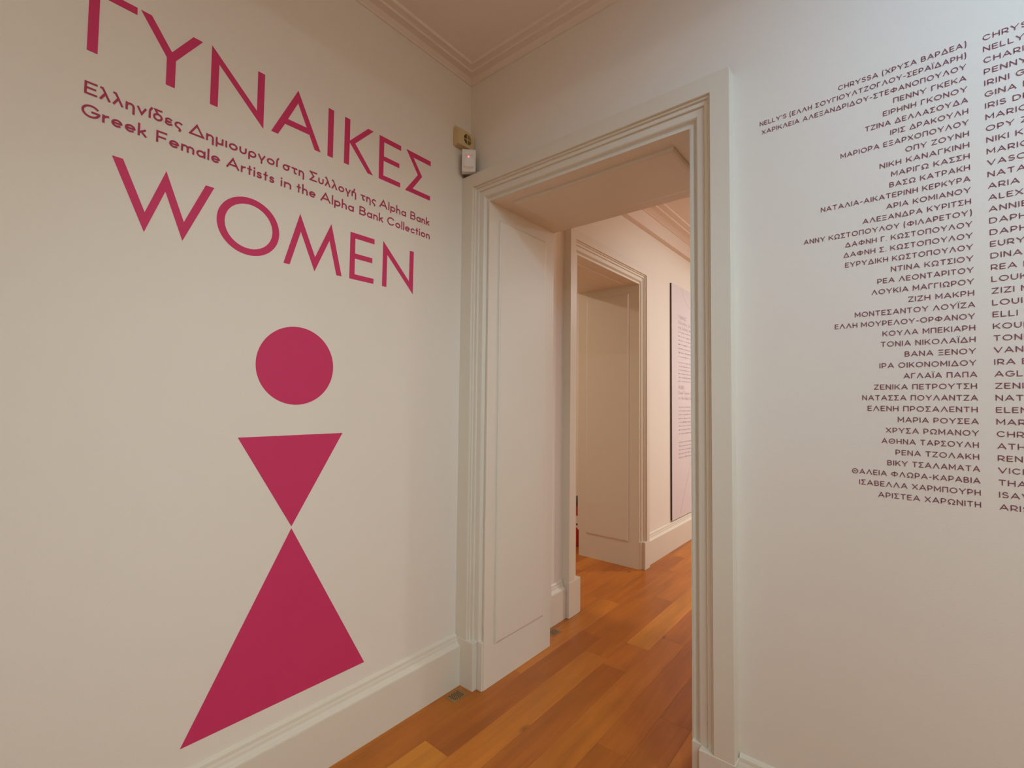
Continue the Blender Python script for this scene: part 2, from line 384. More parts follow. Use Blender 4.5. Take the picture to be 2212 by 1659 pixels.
# ------------------------------------------------------------------ lettering in straight and curved strokes
def arc(cx, cy, rx, ry, a0, a1, n=10):
    return [(cx+rx*math.cos(math.radians(a0+(a1-a0)*i/n)), cy+ry*math.sin(math.radians(a0+(a1-a0)*i/n))) for i in range(n+1)]
def stroke(poly, hw, cap=1):
    """flat ribbon of half-width hw around a polyline, mitred joints; returns verts, faces"""
    P = [Vector(p) for p in poly]; P = [p for i, p in enumerate(P) if i == 0 or (p-P[i-1]).length > 1e-6]
    closed = (P[0]-P[-1]).length < 1e-5 and len(P) > 3
    if closed: P = P[:-1]
    n = len(P); L_, R_ = [], []
    if not closed and cap:
        P[0] = P[0]-(P[1]-P[0]).normalized()*hw*cap; P[-1] = P[-1]+(P[-1]-P[-2]).normalized()*hw*cap
    for i in range(n):
        if closed: d0 = (P[i]-P[i-1]).normalized(); d1_ = (P[(i+1) % n]-P[i]).normalized()
        else:
            d0 = (P[i]-P[i-1]).normalized() if i > 0 else (P[1]-P[0]).normalized()
            d1_ = (P[i+1]-P[i]).normalized() if i < n-1 else d0
        nn = Vector((-d0.y, d0.x)); n1_ = Vector((-d1_.y, d1_.x)); m_ = nn+n1_
        if m_.length < .3: m_ = nn; k = 1
        else: m_.normalize(); k = min(1/max(.2, m_.dot(nn)), 3.0)
        L_.append(P[i]+m_*hw*k); R_.append(P[i]-m_*hw*k)
    v = L_+R_; fs = [(i, i+1, n+i+1, n+i) for i in range(n-1)]
    if closed: fs.append((n-1, 0, n, 2*n-1))
    return v, fs
O_ = arc(.5, .5, .5, .5, 90, 450, 24)
xh = .56
def o_at(cx, rx, n=16): return arc(cx, xh/2, rx, xh/2, 90, 450, n)
# glyph: (width, [polylines in a unit box; x scaled by the width])
GL = {
 'A': (.92, [[(0, 0), (.5, 1), (1, 0)], [(.2, .3), (.8, .3)]]), 'B': (.66, [[(0, 0), (0, 1), (.5, 1)]+arc(.5, .76, .42, .24, 90, -90, 8)[1:]+[(0, .52)], [(0, .52), (.6, .52)]+arc(.6, .26, .4, .26, 90, -90, 8)[1:]+[(0, 0)]]),
 'C': (.86, [arc(.52, .5, .52, .5, 42, 318, 20)]), 'D': (.84, [[(0, 0), (0, 1), (.45, 1)]+arc(.45, .5, .55, .5, 90, -90, 12)[1:]+[(0, 0)]]),
 'E': (.6, [[(1, 1), (0, 1), (0, 0), (1, 0)], [(0, .51), (.88, .51)]]), 'F': (.58, [[(1, 1), (0, 1), (0, 0)], [(0, .49), (.88, .49)]]),
 'G': (.92, [arc(.52, .5, .52, .5, 42, 350, 20), [(.98, .46), (.62, .46)]]), 'H': (.74, [[(0, 0), (0, 1)], [(1, 0), (1, 1)], [(0, .5), (1, .5)]]),
 'I': (0, [[(0, 0), (0, 1)]]), 'J': (.5, [[(1, 1), (1, .3)]+arc(.5, .3, .5, .3, 0, -160, 8)]), 'K': (.74, [[(0, 0), (0, 1)], [(.98, 1), (0, .33)], [(.36, .58), (1, 0)]]),
 'L': (.56, [[(0, 1), (0, 0), (1, 0)]]), 'M': (.9, [[(0, 0), (0, 1), (.5, .26), (1, 1), (1, 0)]]), 'N': (.74, [[(0, 0), (0, 1), (1, 0), (1, 1)]]),
 'O': (1.02, [O_]), 'P': (.66, [[(0, 0), (0, 1), (.5, 1)]+arc(.5, .67, .5, .33, 90, -90, 10)[1:]+[(0, .34)]]),
 'R': (.68, [[(0, 0), (0, 1), (.5, 1)]+arc(.5, .67, .5, .33, 90, -90, 10)[1:]+[(0, .34)], [(.5, .34), (1, 0)]]),
 'S': (.62, [arc(.5, .76, .46, .24, 30, 270, 12)[:-1]+arc(.5, .26, .5, .26, 90, -150, 12)]), 'T': (.72, [[(0, 1), (1, 1)], [(.5, 1), (.5, 0)]]),
 'U': (.72, [[(0, 1), (0, .4)]+arc(.5, .4, .5, .4, 180, 360, 12)+[(1, 1)]]), 'V': (.9, [[(0, 1), (.5, 0), (1, 1)]]),
 'W': (1.3, [[(0, 1), (.26, 0), (.5, 1), (.74, 0), (1, 1)]]), 'X': (.8, [[(0, 0), (1, 1)], [(0, 1), (1, 0)]]),
 'Y': (.86, [[(0, 1), (.5, .42), (1, 1)], [(.5, .42), (.5, 0)]]), 'Z': (.72, [[(0, 1), (1, 1), (0, 0), (1, 0)]]),
 'Γ': (.56, [[(0, 0), (0, 1), (1, 1)]]), 'Δ': (.94, [[(0, 0), (.5, 1), (1, 0), (0, 0)]]), 'Θ': (1.02, [O_, [(.3, .5), (.7, .5)]]),
 'Λ': (.9, [[(0, 0), (.5, 1), (1, 0)]]), 'Ξ': (.66, [[(0, 1), (1, 1)], [(.12, .5), (.88, .5)], [(0, 0), (1, 0)]]), 'Π': (.74, [[(0, 0), (0, 1), (1, 1), (1, 0)]]),
 'Σ': (.66, [[(1, 1), (0, 1), (.55, .5), (0, 0), (1, 0)]]), 'Φ': (1.06, [arc(.5, .5, .5, .33, 90, 450, 20), [(.5, 0), (.5, 1)]]),
 'Ω': (.98, [[(0, 0), (.3, 0)]+arc(.5, .56, .47, .44, 245, -65, 18)+[(.7, 0), (1, 0)]]),
 'Ï': (0, [[(0, 0), (0, 1)], [(-.17, 1.28), (-.17, 1.29)], [(.17, 1.28), (.17, 1.29)]]),
 '(': (.20, [arc(1.0, .45, 1.0, .78, 115, 245, 10)]), ')': (.20, [arc(0, .45, 1.0, .78, 65, -65, 10)]),
 '-': (.30, [[(0, .42), (1, .42)]]), '.': (0, [[(0, 0), (0, .01)]]), "'": (0, [[(0, 1), (0, .8)]]),
 # lower case
 'λ': (.5, [[(.02, 1.0), (.18, 1.0), (1, 0)], [(.52, .56), (0, 0)]]), 'η': (.44, [[(0, 0), (0, xh)], [(0, .3)]+arc(.5, .3, .5, .26, 180, 0, 8)+[(1, -.3)]]),
 'ν': (.48, [[(0, xh), (.5, 0), (1, xh)]]), 'ί': (0, [[(0, 0), (0, xh)], [(.03, .74), (.12, .95)]]), 'ι': (0, [[(0, 0), (0, xh)]]),
 'δ': (.52, [arc(.5, .29, .5, .29, 90, 450, 16), [(.5, .58), (.12, .98), (.92, .98)]]), 'ε': (.4, [arc(.55, .42, .5, .16, 40, 260, 8), arc(.55, .14, .55, .15, 100, 325, 8), [(.5, .28), (.8, .28)]]),
 'ς': (.42, [arc(.6, .3, .6, .27, 50, 215, 10)+[(.7, -.02), (.85, -.12), (.72, -.24)]]), 'μ': (.46, [[(0, xh), (0, -.3)], [(0, .26)]+arc(.5, .26, .5, .26, 180, 360, 8)+[(1, xh)], [(1, 0), (1, xh)]]),
 'ο': (.56, [o_at(.5, .5)]), 'υ': (.46, [[(0, xh), (0, .26)]+arc(.5, .26, .5, .26, 180, 360, 10)+[(1, xh)]]), 'ρ': (.54, [o_at(.5, .5), [(0, .28), (0, -.3)]]),
 'γ': (.5, [[(0, xh), (.5, .0), (1, xh)], [(.5, .0), (.5, -.3)]]), 'σ': (.62, [arc(.44, .28, .44, .28, 90, 450, 14), [(.44, xh), (1, xh)]]), 'τ': (.46, [[(0, xh), (1, xh)], [(.5, xh), (.5, .12), (.62, 0), (.85, 0)]]),
 'ή': (.44, [[(0, 0), (0, xh)], [(0, .3)]+arc(.5, .3, .5, .26, 180, 0, 8)+[(1, -.3)], [(.45, .74), (.62, .95)]]),
 'l': (0, [[(0, 0), (0, 1.03)]]), 'p': (.54, [o_at(.5, .5), [(0, xh), (0, -.3)]]), 'h': (.44, [[(0, 0), (0, 1.03)], [(0, .3)]+arc(.5, .3, .5, .26, 180, 0, 8)+[(1, 0)]]),
 'a': (.54, [o_at(.5, .5), [(1, xh), (1, 0)]]), 'n': (.44, [[(0, 0), (0, xh)], [(0, .3)]+arc(.5, .3, .5, .26, 180, 0, 8)+[(1, 0)]]), 'k': (.44, [[(0, 0), (0, 1.03)], [(.9, xh), (0, .2)], [(.35, .36), (1, 0)]]),
 'r': (.26, [[(0, 0), (0, xh)], [(0, .34), (.4, .52), (1, .56)]]), 'e': (.54, [[(.08, .28), (.92, .28)], arc(.5, .28, .5, .28, 8, 305, 16)]), 'm': (.80, [[(0, 0), (0, xh)], [(0, .34)]+arc(.25, .34, .25, .22, 180, 0, 8)+[(.5, 0)], [(.5, .34)]+arc(.75, .34, .25, .22, 180, 0, 8)+[(1, 0)]]),
 't': (.26, [[(.5, .86), (.5, 0)], [(0, xh), (1, xh)]]), 'i': (0, [[(0, 0), (0, xh)], [(0, .85), (0, .87)]]), 's': (.32, [arc(.5, .42, .46, .14, 30, 270, 8)[:-1]+arc(.5, .14, .5, .14, 90, -150, 8)]),
 'c': (.46, [arc(.55, .28, .55, .28, 42, 318, 12)]), 'o': (.56, [o_at(.5, .5)]),
}
HOM = dict(zip('ΑΒΕΖΗΙΚΜΝΟΡΤΥΧ', 'ABEZHIKMNOPTYX'))
def text_shape(s, hw, track, space=.46, q=1.0):
    """strokes of a line at cap height 1, glyph widths stretched by q; returns ribbons and full width"""
    x = 0; out = []; n = 0
    for ch in s:
        if ch == ' ': x += (space+track*.3)*q; continue
        wd, polys = GL[HOM.get(ch, ch)]; n += 1
        for p in polys:
            out.append(stroke([(x+hw+px_*(wd if wd > 0 else 1)*q, hw+py_*(1-2*hw)) for px_, py_ in p], hw))
        x += (wd+track)*q+2*hw
    return out, x-track*q
def write(name, parent, s, m, place, a0, a1, z, cap, hw=.085, track=.16, off=.0012):
    """line of text from a0 to a1 (wall coordinate), baseline z; place(a, z, off) -> 3D"""
    n = sum(c != ' ' for c in s); w1 = text_shape(s, hw, track)[1]; q = ((a1-a0)/cap-n*2*hw)/(w1-n*2*hw)
    sh, wdt = text_shape(s, hw, track, q=q); k = cap; b = MB()
    for i_, (v, fs) in enumerate(sh): b.add([place(a0+p.x*k, z+p.y*cap, off+(i_ % 4)*.00012) for p in v], fs)
    me = bpy.data.meshes.new(name); me.from_pydata(b.v, [], b.f); me.update(); me.materials.append(m)
    o = bpy.data.objects.new(name, me); C.objects.link(o)
    o.parent = parent; o.matrix_parent_inverse = Matrix.Translation(parent.location).inverted()
    return o
def on_left(a, z, off): return (off, a, z)
def on_front(a, z, off): return (a, YW0-off, z)

def flat(name, parent, poly, m, holes=None, off=.0010):
    b = MB(); n = len(poly)
    if holes is None:
        b.prism(poly, 'x', .0002, off)
    else:                                  # ring: same count of outer and inner points
        h = holes; v = [(off, *p) for p in poly]+[(off, *p) for p in h]+[(.0002, *p) for p in poly]+[(.0002, *p) for p in h]
        fs = []
        for i in range(n):
            j = (i+1) % n
            fs += [(i, j, n+j, n+i), (2*n+i, 2*n+j, j, i), (n+i, n+j, 3*n+j, 3*n+i)]
        b.add(v, fs)
    return b.build(name, m, parent)
# Greek title: letters measured on the wall (distance along the wall, height)
B_, T_ = 2.5505, 2.7585
sw = .0245
t = empty('wall_title', (0, .90, B_), 'large crimson Greek capitals, the topmost line of lettering on the left wall', 'lettering')
flat('letter', t, [(.2306, B_), (.2553, B_), (.2553, T_-.0235), (.346, T_-.0235), (.346, T_), (.2306, T_)], M['crimson'])
flat('letter', t, [(.3547, T_), (.3831, T_), (.4416, 2.6686), (.5008, T_), (.5296, T_), (.4532, 2.6443), (.4532, B_), (.4280, B_), (.4280, 2.6437)], M['crimson'])
flat('letter', t, [(.5580, 2.7650), (.5578, B_), (.5822, B_), (.5830, 2.7082), (.7390, 2.5445), (.7394, T_), (.7143, T_), (.7145, 2.6029)], M['crimson'])
b = MB()
aO = [(.8694, 2.7646), (.9706, B_), (.9445, B_), (.9203, 2.6040), (.8202, 2.6035), (.7945, B_), (.7680, B_)]
aI = [(.8700, 2.7124), (.9085, 2.6285), (.8312, 2.6280)]
for q in ([aO[0], aO[1], aO[2], aO[3], aI[1], aI[0]], [aO[0], aI[0], aI[2], aO[4], aO[5], aO[6]], [aI[1], aO[3], aO[4], aI[2]]):
    b.prism(q, 'x', .0002, .001)
b.build('letter', M['crimson'], t)
flat('letter', t, [(1.0013, B_), (1.0262, B_), (1.0262, T_+.001), (1.0013, T_+.001)], M['crimson'])
flat('letter', t, [(1.0786, T_), (1.1043, T_), (1.1046, 2.6623), (1.1952, T_), (1.2240, T_), (1.1315, 2.6609), (1.2259, B_), (1.1979, B_), (1.1042, 2.6541), (1.1030, B_), (1.0784, B_)], M['crimson'])
flat('letter', t, [(1.2575, T_), (1.3814, T_), (1.3813, 2.7345), (1.2834, 2.7345), (1.2834, 2.6662), (1.3728, 2.6662), (1.3728, 2.6440), (1.2825, 2.6440), (1.2825, 2.5733), (1.3802, 2.5733), (1.3800, B_), (1.2573, B_)], M['crimson'])
flat('letter', t, [(1.4135, T_), (1.5700, T_), (1.5700, 2.7335), (1.4570, 2.7335), (1.5147, 2.6557), (1.4559, 2.5735), (1.5700, 2.5733), (1.5688, B_), (1.4094, B_), (1.4874, 2.6549)], M['crimson'])
# English title
B2, T2 = 2.0455, 2.2545
t = empty('wall_title', (0, .88, B2), 'large crimson capitals reading WOMEN on the left wall, above the disc', 'lettering')
flat('letter', t, [(.2998, T2), (.3269, T2), (.3868, 2.1035), (.4399, 2.2595), (.4943, 2.1041), (.5550, T2), (.5815, T2), (.4922, 2.0390), (.4394, 2.1904), (.3871, 2.0390)], M['crimson'])
def circ(cy, cz, rr, n=64, ry=None): return [(cy+rr*math.cos(2*math.pi*i/n), cz+(ry or rr)*math.sin(2*math.pi*i/n)) for i in range(n)]
flat('letter', t, circ(.7019, 2.1515, .1095, ry=.108), M['crimson'], holes=circ(.7019, 2.1515, .0838, ry=.0835))
flat('letter', t, [(.8310, B2), (.8922, 2.2616), (.9596, 2.1001), (1.0283, 2.2609), (1.0817, B2), (1.0570, B2), (1.0214, 2.1874), (.9587, 2.0400), (.8969, 2.1901), (.8554, B2)], M['crimson'])
flat('letter', t, [(1.1195, T2), (1.2430, T2), (1.2430, 2.2310), (1.1442, 2.2310), (1.1442, 2.1630), (1.2338, 2.1630), (1.2338, 2.1400), (1.1437, 2.1400), (1.1437, 2.0690), (1.2424, 2.0690), (1.2420, B2), (1.1188, B2)], M['crimson'])
flat('letter', t, [(1.2910, 2.2605), (1.4450, 2.1002), (1.4470, T2), (1.4715, T2), (1.4698, 2.0400), (1.3143, 2.2013), (1.3133, B2), (1.2890, B2)], M['crimson'])
# subtitles
W1 = [('Ελληνίδες', .2295, .4789), ('Δημιουργοί', .499, .7969), ('στη', .816, .9029), ('Συλλογή', .9266, 1.1424), ('της', 1.1644, 1.2451), ('Alpha', 1.2643, 1.4184), ('Bank', 1.4452, 1.5685)]
W2 = [('Greek', .2254, .383), ('Female', .4082, .5959), ('Artists', .6169, .7857), ('in', .8104, .852), ('the', .8743, .954), ('Alpha', .9756, 1.1325), ('Bank', 1.1602, 1.2869), ('Collection', 1.3101, 1.5717)]
t = empty('wall_subtitle', (0, .9, 2.4165), 'smaller wine red Greek text line just below the big Greek title, left wall', 'lettering')
for s_, a0, a1 in W1: write('word', t, s_, M['wine'], on_left, a0, a1, 2.4165, .0395, hw=.074, track=.14)
t = empty('wall_subtitle', (0, .9, 2.3470), 'smaller wine red English text line just above the word WOMEN, left wall', 'lettering')
for s_, a0, a1 in W2: write('word', t, s_, M['wine'], on_left, a0, a1, 2.3470, .0395, hw=.074, track=.14)
# figure
t = empty('woman_symbol', (0, .894, .337), 'tall crimson figure of a disc over two triangles on the left wall', 'wall graphic')
flat('head_disc', t, circ(.8969, 1.6418, .1567, 96), M['crimson'])
flat('torso_triangle', t, [(.6873, 1.3637), (1.1053, 1.3637), (.8943, 1.0033)], M['crimson'])
flat('skirt_triangle', t, [(.8945, .9958), (1.2402, .3368), (.5433, .3368)], M['crimson'])

# names on the front wall
NG = ['CHRYSSA (ΧΡΥΣΑ ΒΑΡΔΕΑ)', "NELLY'S (ΕΛΛΗ ΣΟΥΓΙΟΥΛΤΖΟΓΛΟΥ-ΣΕΡΑÏΔΑΡΗ)", 'ΧΑΡΙΚΛΕΙΑ ΑΛΕΞΑΝΔΡΙΔΟΥ-ΣΤΕΦΑΝΟΠΟΥΛΟΥ', 'ΠΕΝΝΥ ΓΚΕΚΑ', 'ΕΙΡΗΝΗ ΓΚΟΝΟΥ',
      'ΤΖΙΝΑ ΔΕΛΛΑΣΟΥΔΑ', 'ΙΡΙΣ ΔΡΑΚΟΥΛΗ', 'ΜΑΡΙΟΡΑ ΕΞΑΡΧΟΠΟΥΛΟΥ', 'ΟΠΥ ΖΟΥΝΗ', 'ΝΙΚΗ ΚΑΝΑΓΚΙΝΗ', 'ΜΑΡΙΓΩ ΚΑΣΣΗ', 'ΒΑΣΩ ΚΑΤΡΑΚΗ', 'ΝΑΤΑΛΙΑ-ΑΙΚΑΤΕΡΙΝΗ ΚΕΡΚΥΡΑ',
      'ΑΡΙΑ ΚΟΜΙΑΝΟΥ', 'ΑΛΕΞΑΝΔΡΑ ΚΥΡΙΤΣΗ', 'ΑΝΝΥ ΚΩΣΤΟΠΟΥΛΟΥ (ΦΙΛΑΡΕΤΟΥ)', 'ΔΑΦΝΗ Γ. ΚΩΣΤΟΠΟΥΛΟΥ', 'ΔΑΦΝΗ Σ. ΚΩΣΤΟΠΟΥΛΟΥ', 'ΕΥΡΥΔΙΚΗ ΚΩΣΤΟΠΟΥΛΟΥ', 'ΝΤΙΝΑ ΚΩΤΣΙΟΥ',
      'ΡΕΑ ΛΕΟΝΤΑΡΙΤΟΥ', 'ΛΟΥΚΙΑ ΜΑΓΓΙΩΡΟΥ', 'ΖΙΖΗ ΜΑΚΡΗ', 'ΜΟΝΤΕΣΑΝΤΟΥ ΛΟΥÏΖΑ', 'ΕΛΛΗ ΜΟΥΡΕΛΟΥ-ΟΡΦΑΝΟΥ', 'ΚΟΥΛΑ ΜΠΕΚΙΑΡΗ', 'ΤΟΝΙΑ ΝΙΚΟΛΑÏΔΗ', 'ΒΑΝΑ ΞΕΝΟΥ',
      'ΙΡΑ ΟΙΚΟΝΟΜΙΔΟΥ', 'ΑΓΛΑÏΑ ΠΑΠΑ', 'ΖΕΝΙΚΑ ΠΕΤΡΟΥΤΣΗ', 'ΝΑΤΑΣΣΑ ΠΟΥΛΑΝΤΖΑ', 'ΕΛΕΝΗ ΠΡΟΣΑΛΕΝΤΗ', 'ΜΑΡΙΑ ΡΟΥΣΕΑ', 'ΧΡΥΣΑ ΡΩΜΑΝΟΥ', 'ΑΘΗΝΑ ΤΑΡΣΟΥΛΗ', 'ΡΕΝΑ ΤΖΟΛΑΚΗ',
      'ΒΙΚΥ ΤΣΑΛΑΜΑΤΑ', 'ΘΑΛΕΙΑ ΦΛΩΡΑ-ΚΑΡΑΒΙΑ', 'ΙΣΑΒΕΛΛΑ ΧΑΡΜΠΟΥΡΗ', 'ΑΡΙΣΤΕΑ ΧΑΡΩΝΙΤΗ']
NX = [(1.729, 2.037), (1.492, 2.036), (1.498, 2.035), (1.87, 2.035), (1.844, 2.036), (1.798, 2.037), (1.861, 2.037), (1.732, 2.037), (1.896, 2.037), (1.833, 2.037), (1.861, 2.037),
      (1.856, 2.037), (1.675, 2.037), (1.847, 2.037), (1.787, 2.037), (1.624, 2.038), (1.74, 2.038), (1.735, 2.038), (1.739, 2.038), (1.855, 2.038), (1.821, 2.038), (1.806, 2.038),
      (1.894, 2.038), (1.762, 2.039), (1.708, 2.038), (1.831, 2.038), (1.826, 2.038), (1.883, 2.038), (1.822, 2.038), (1.879, 2.039), (1.807, 2.038), (1.777, 2.039), (1.79, 2.038),
      (1.863, 2.039), (1.834, 2.039), (1.823, 2.038), (1.856, 2.038), (1.836, 2.039), (1.747, 2.039), (1.765, 2.039), (1.812, 2.039)]
NE = ['CHRYSSA (CHRYSSA VARDEA)', "NELLY'S (ELLI SOUGIOULTZOGLOU-SERAIDARI)", 'CHARIKLIA ALEXANDRIDOU-STEFANOPOULOU', 'PENNY GEKA', 'IRINI GONOU', 'GINA DELLASOUDA', 'IRIS DRAKOULI',
      'MARIORA EXARCHOPOULOU', 'OPY ZOUNI', 'NIKI KANAGINI', 'MARIGO KASSI', 'VASO KATRAKI', 'NATALIA-EKATERINI KERKYRA', 'ARIA KOMIANOU', 'ALEXANDRA KYRITSI', 'ANNIE KOSTOPOULOU (FILARETOU)',
      'DAPHNE G. KOSTOPOULOU', 'DAPHNE S. KOSTOPOULOU', 'EURYDIKI KOSTOPOULOU', 'DINA KOTSIOU', 'REA LEONTARITOU', 'LOUKIA MAGIOROU', 'ZIZI MAKRI', 'LOUISA MONTESANTOU',
      'ELLI MOURELOU-ORFANOU', 'KOULA BEKIARI', 'TONIA NICOLAIDI', 'VANA XENOU', 'IRA ECONOMIDOU', 'AGLAIA PAPA', 'ZENIKA PETROUTSI', 'NATASSA POULANTZA', 'ELENI PROSALENTI',
      'MARIA ROUSSEA', 'CHRYSSA ROMANOU', 'ATHINA TARSOULI', 'RENA TZOLAKI', 'VICKY TSALAMATA', 'THALIA FLORA-KARAVIA', 'ISAVELLA CHARBOURI', 'ARISTEA CHARONITI']
t = empty('name_list', (1.84, YW0, 1.2228), 'right-aligned column of small plum Greek names on the wall right of the doorway', 'lettering')
CAP = .0157
for i, (s_, (a0, a1)) in enumerate(zip(NG, NX)):
    write('name_line', t, s_, M['plum'], on_front, a0, a1, 2.5562-i*.033335, CAP, hw=.060, track=.25)
t = empty('name_list', (2.2, YW0, 1.2228), 'column of small plum English names at the right edge, beside the Greek column', 'lettering')
for i, s_ in enumerate(NE):
    _, wd = text_shape(s_, .060, .25); a0 = 2.0712+i*.0001
    write('name_line', t, s_, M['plum'], on_front, a0, a0+wd*CAP*1.04, 2.5562-i*.033335, CAP, hw=.060, track=.25)

# ------------------------------------------------------------------ poster board in the far room
PB = (4.882, 6.12, .293, 2.806)   # y0, y1, z0, z1
PX = .020
t = empty('poster_board', (PX/2, 5.5, PB[2]), 'pale lilac text board mounted on the wall of the room beyond the doorway', 'poster')
b = MB(); b.box((.001, PB[0]+.001, PB[2]+.002), (PX-.003, PB[1]-.001, PB[3]-.002)); b.build('shadow_gap_backing', M['boardgap_band'], t)  # dark slab stands for the gap and shadow behind the panel
b = MB(); b.box((PX-.003, PB[0], PB[2]), (PX, PB[1], PB[3])); b.build('printed_face', M['board'], t)
def on_board(a, z, off): return (PX+off*.5, a, z)
def zz(z): return 1.5+(z-1.5)*1.021
yl = 5.07
def head(words, z, w_, cap=.036):
    tot = sum(len(x_) for x_ in words)+len(words)-1; a = yl
    for x_ in words:
        write('heading_word', t, x_, M['grey_print'], on_board, a, a+w_*len(x_)/tot, zz(z), cap, hw=.065); a += w_*(len(x_)+1)/tot
head(['ΓΥΝΑΙΚΕΣ'], 2.430, .26, .040); head(['Ελληνίδες', 'Δημιουργοί'], 2.375, .62); head(['στη', 'Συλλογή', 'της', 'Alpha', 'Bank'], 2.320, .70)
head(['WOMEN'], 1.672, .17, .040); head(['Greek', 'Female', 'Artists'], 1.617, .56); head(['in', 'the', 'Alpha', 'Bank', 'Collection'], 1.562, .72)
def para(z0, n, dz, name='paragraph'):
    b = MB()
    for i in range(n):
        y = yl; yend = yl+(.88 if i < n-1 else .5)
        while y < yend:
            l = rnd.uniform(.025, .085); l = min(l, yend-y); z = zz(z0-i*dz)
            v, fs = stroke([(y, z), (y+l, z)], .0032, 0); b.add([(PX+.0005, p.x, p.y) for p in v], fs)
            q = y+.004
            while q < y+l-.004:                       # ascenders and gaps between letters
                if rnd.random() < .35:
                    v, fs = stroke([(q, z-.008), (q, z+.009)], .0018, 0); b.add([(PX+.0005, p.x, p.y) for p in v], fs)
                q += .008
            y += l+.010
    o = b.build(name, M['grey_print'], t); o['kind'] = 'stuff'; return o
para(2.285, 7, .044); para(1.958, 6, .040); para(1.480, 8, .0405); para(1.105, 5, .0405)
v, fs = stroke(arc(5.50, 2.99, .38, .38, 210, 330, 40), .0025); b = MB(); b.add([(PX+.0006, p.x, p.y) for p in v], fs); b.build('outline_arc', M['grey_print'], t)
v, fs = stroke([(5.115, .335), (5.45, .85), (5.785, .335)], .0025); b = MB(); b.add([(PX+.0006, p.x, p.y) for p in v], fs); b.build('outline_triangle', M['grey_print'], t)

# ------------------------------------------------------------------ siren on the left wall, up in the corner
t = empty('siren', (0, 1.787, 2.914), 'aged cream plastic siren box with a round cross-barred opening, above the white motion detector', 'siren')
y0, y1, z0, dx = 1.725, 1.849, 2.914, .042
n = 32; cyy, czz, rr = 1.7965, 2.963, .0295
corners = [(y1, z0+.004), (y1, 2.990), (1.808, 3.006), (y0+.012, 3.004), (y0+.001, 2.992), (y0, z0+.002), (y0+.004, z0)]
def ray_poly(c, a, poly):
    d = (math.cos(a), math.sin(a)); best = 1e9
    for i in range(len(poly)):
        p, q = poly[i], poly[(i+1) % len(poly)]; ex, ey = q[0]-p[0], q[1]-p[1]; den = d[0]*ey-d[1]*ex
        if abs(den) < 1e-9: continue
        s = ((p[0]-c[0])*ey-(p[1]-c[1])*ex)/den; tt = ((p[0]-c[0])*d[1]-(p[1]-c[1])*d[0])/den
        if s > 0 and -1e-6 <= tt <= 1+1e-6: best = min(best, s)
    return (c[0]+d[0]*best, c[1]+d[1]*best)
angs = sorted(set([2*math.pi*i/n for i in range(n)]+[math.atan2(q[1]-czz, q[0]-cyy) % (2*math.pi) for q in corners]))
K = len(angs)
front = [ray_poly((cyy, czz), a, corners) for a in angs]
back = [(p[0], p[1]+max(0, (p[1]-2.975))*1.05) for p in front]      # the top slopes down from the wall to the front
hole = [(cyy+rr*math.cos(a), czz+rr*math.sin(a)) for a in angs]
vs = [(dx, *p) for p in front]+[(dx-.002, cyy+(p[0]-cyy)*1.004, czz+(p[1]-czz)*1.004) for p in front]+[(.001, *p) for p in back]+[(dx, *p) for p in hole]+[(dx-.026, *p) for p in hole]
fs = []
for i in range(K):
    j = (i+1) % K
    fs += [(3*K+i, 3*K+j, j, i), (i, j, K+j, K+i), (K+i, K+j, 2*K+j, 2*K+i), (3*K+i, 3*K+j, 4*K+j, 4*K+i)]
b = MB(); b.add(vs, fs); b.build('housing', M['cream'], t)
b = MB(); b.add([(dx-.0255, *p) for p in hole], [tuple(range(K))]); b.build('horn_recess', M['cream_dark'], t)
b = MB(); b.box((dx-.006, cyy-.0016, czz-rr), (dx-.001, cyy+.0016, czz+rr)); b.box((dx-.006, cyy-rr, czz-.0016), (dx-.001, cyy+rr, czz+.0016))
b.prism(circ(cyy, czz, .005, 16), 'x', dx-.007, dx-.0005); b.build('cross_bar', M['cream'], t)

# ------------------------------------------------------------------ motion detector across the corner, standing above the casing
t = empty('motion_detector', (.05, 1.80, 2.762), 'white motion detector with a small red light, in the corner above the casing', 'detector')
R45 = Matrix.Rotation(math.radians(45), 4, 'Z')      # local -Y faces along (+x,-y)
def diag(o_):
    o_.parent = t; o_.matrix_parent_inverse = Matrix.Identity(4); o_.matrix_basis = R45; return o_
b = MB()   # body: local x across, y depth (front at -.05), z up from 0
W2_, D0, D1_ = .0375, .012, -.034
pr = [(D0, 0.006), (D1_+.008, .006), (D1_-.002, .030), (D1_-.002, .1255), (D1_+.004, .128), (D0, .128)]
v = [(-W2_, y, z) for y, z in pr]+[(W2_, y, z) for y, z in pr]; k = len(pr)
b.add(v, [tuple(range(k)), tuple(range(2*k-1, k-1, -1))]+[(i, k+i, k+(i+1) % k, (i+1) % k) for i in range(k)])
diag(b.build('body', M['white_pl'], bevel=.003))
b = MB()   # curved lens, rounded top edge
cols = 12; rows = []
for i in range(cols+1):
    a = -1+2*i/cols; x = a*.030; bulge = -.0105*math.sqrt(max(0, 1-a*a*.93)); ztop = .064+.008*math.sqrt(max(0, 1-a*a)); zb = .018+.004*a*a
    rows.append([(x, D1_-.0015+bulge, zb+.008), (x, D1_-.0015+bulge, ztop), (x, D1_+.001, ztop+.003), (x, D1_+.004, zb)])
v = [p for r_ in rows for p in r_]; fs = []
for i in range(cols):
    for j in range(4): fs.append((i*4+j, (i+1)*4+j, (i+1)*4+(j+1) % 4, i*4+(j+1) % 4))
fs += [(0, 1, 2, 3), tuple(cols*4+j for j in (3, 2, 1, 0))]
b.add(v, fs); diag(b.build('lens', M['lens'], smooth=True))
b = MB(); b.box((-.022, D1_-.0035, .0905), (.022, D1_-.0015, .0918)); diag(b.build('seam', M['cream'], None))
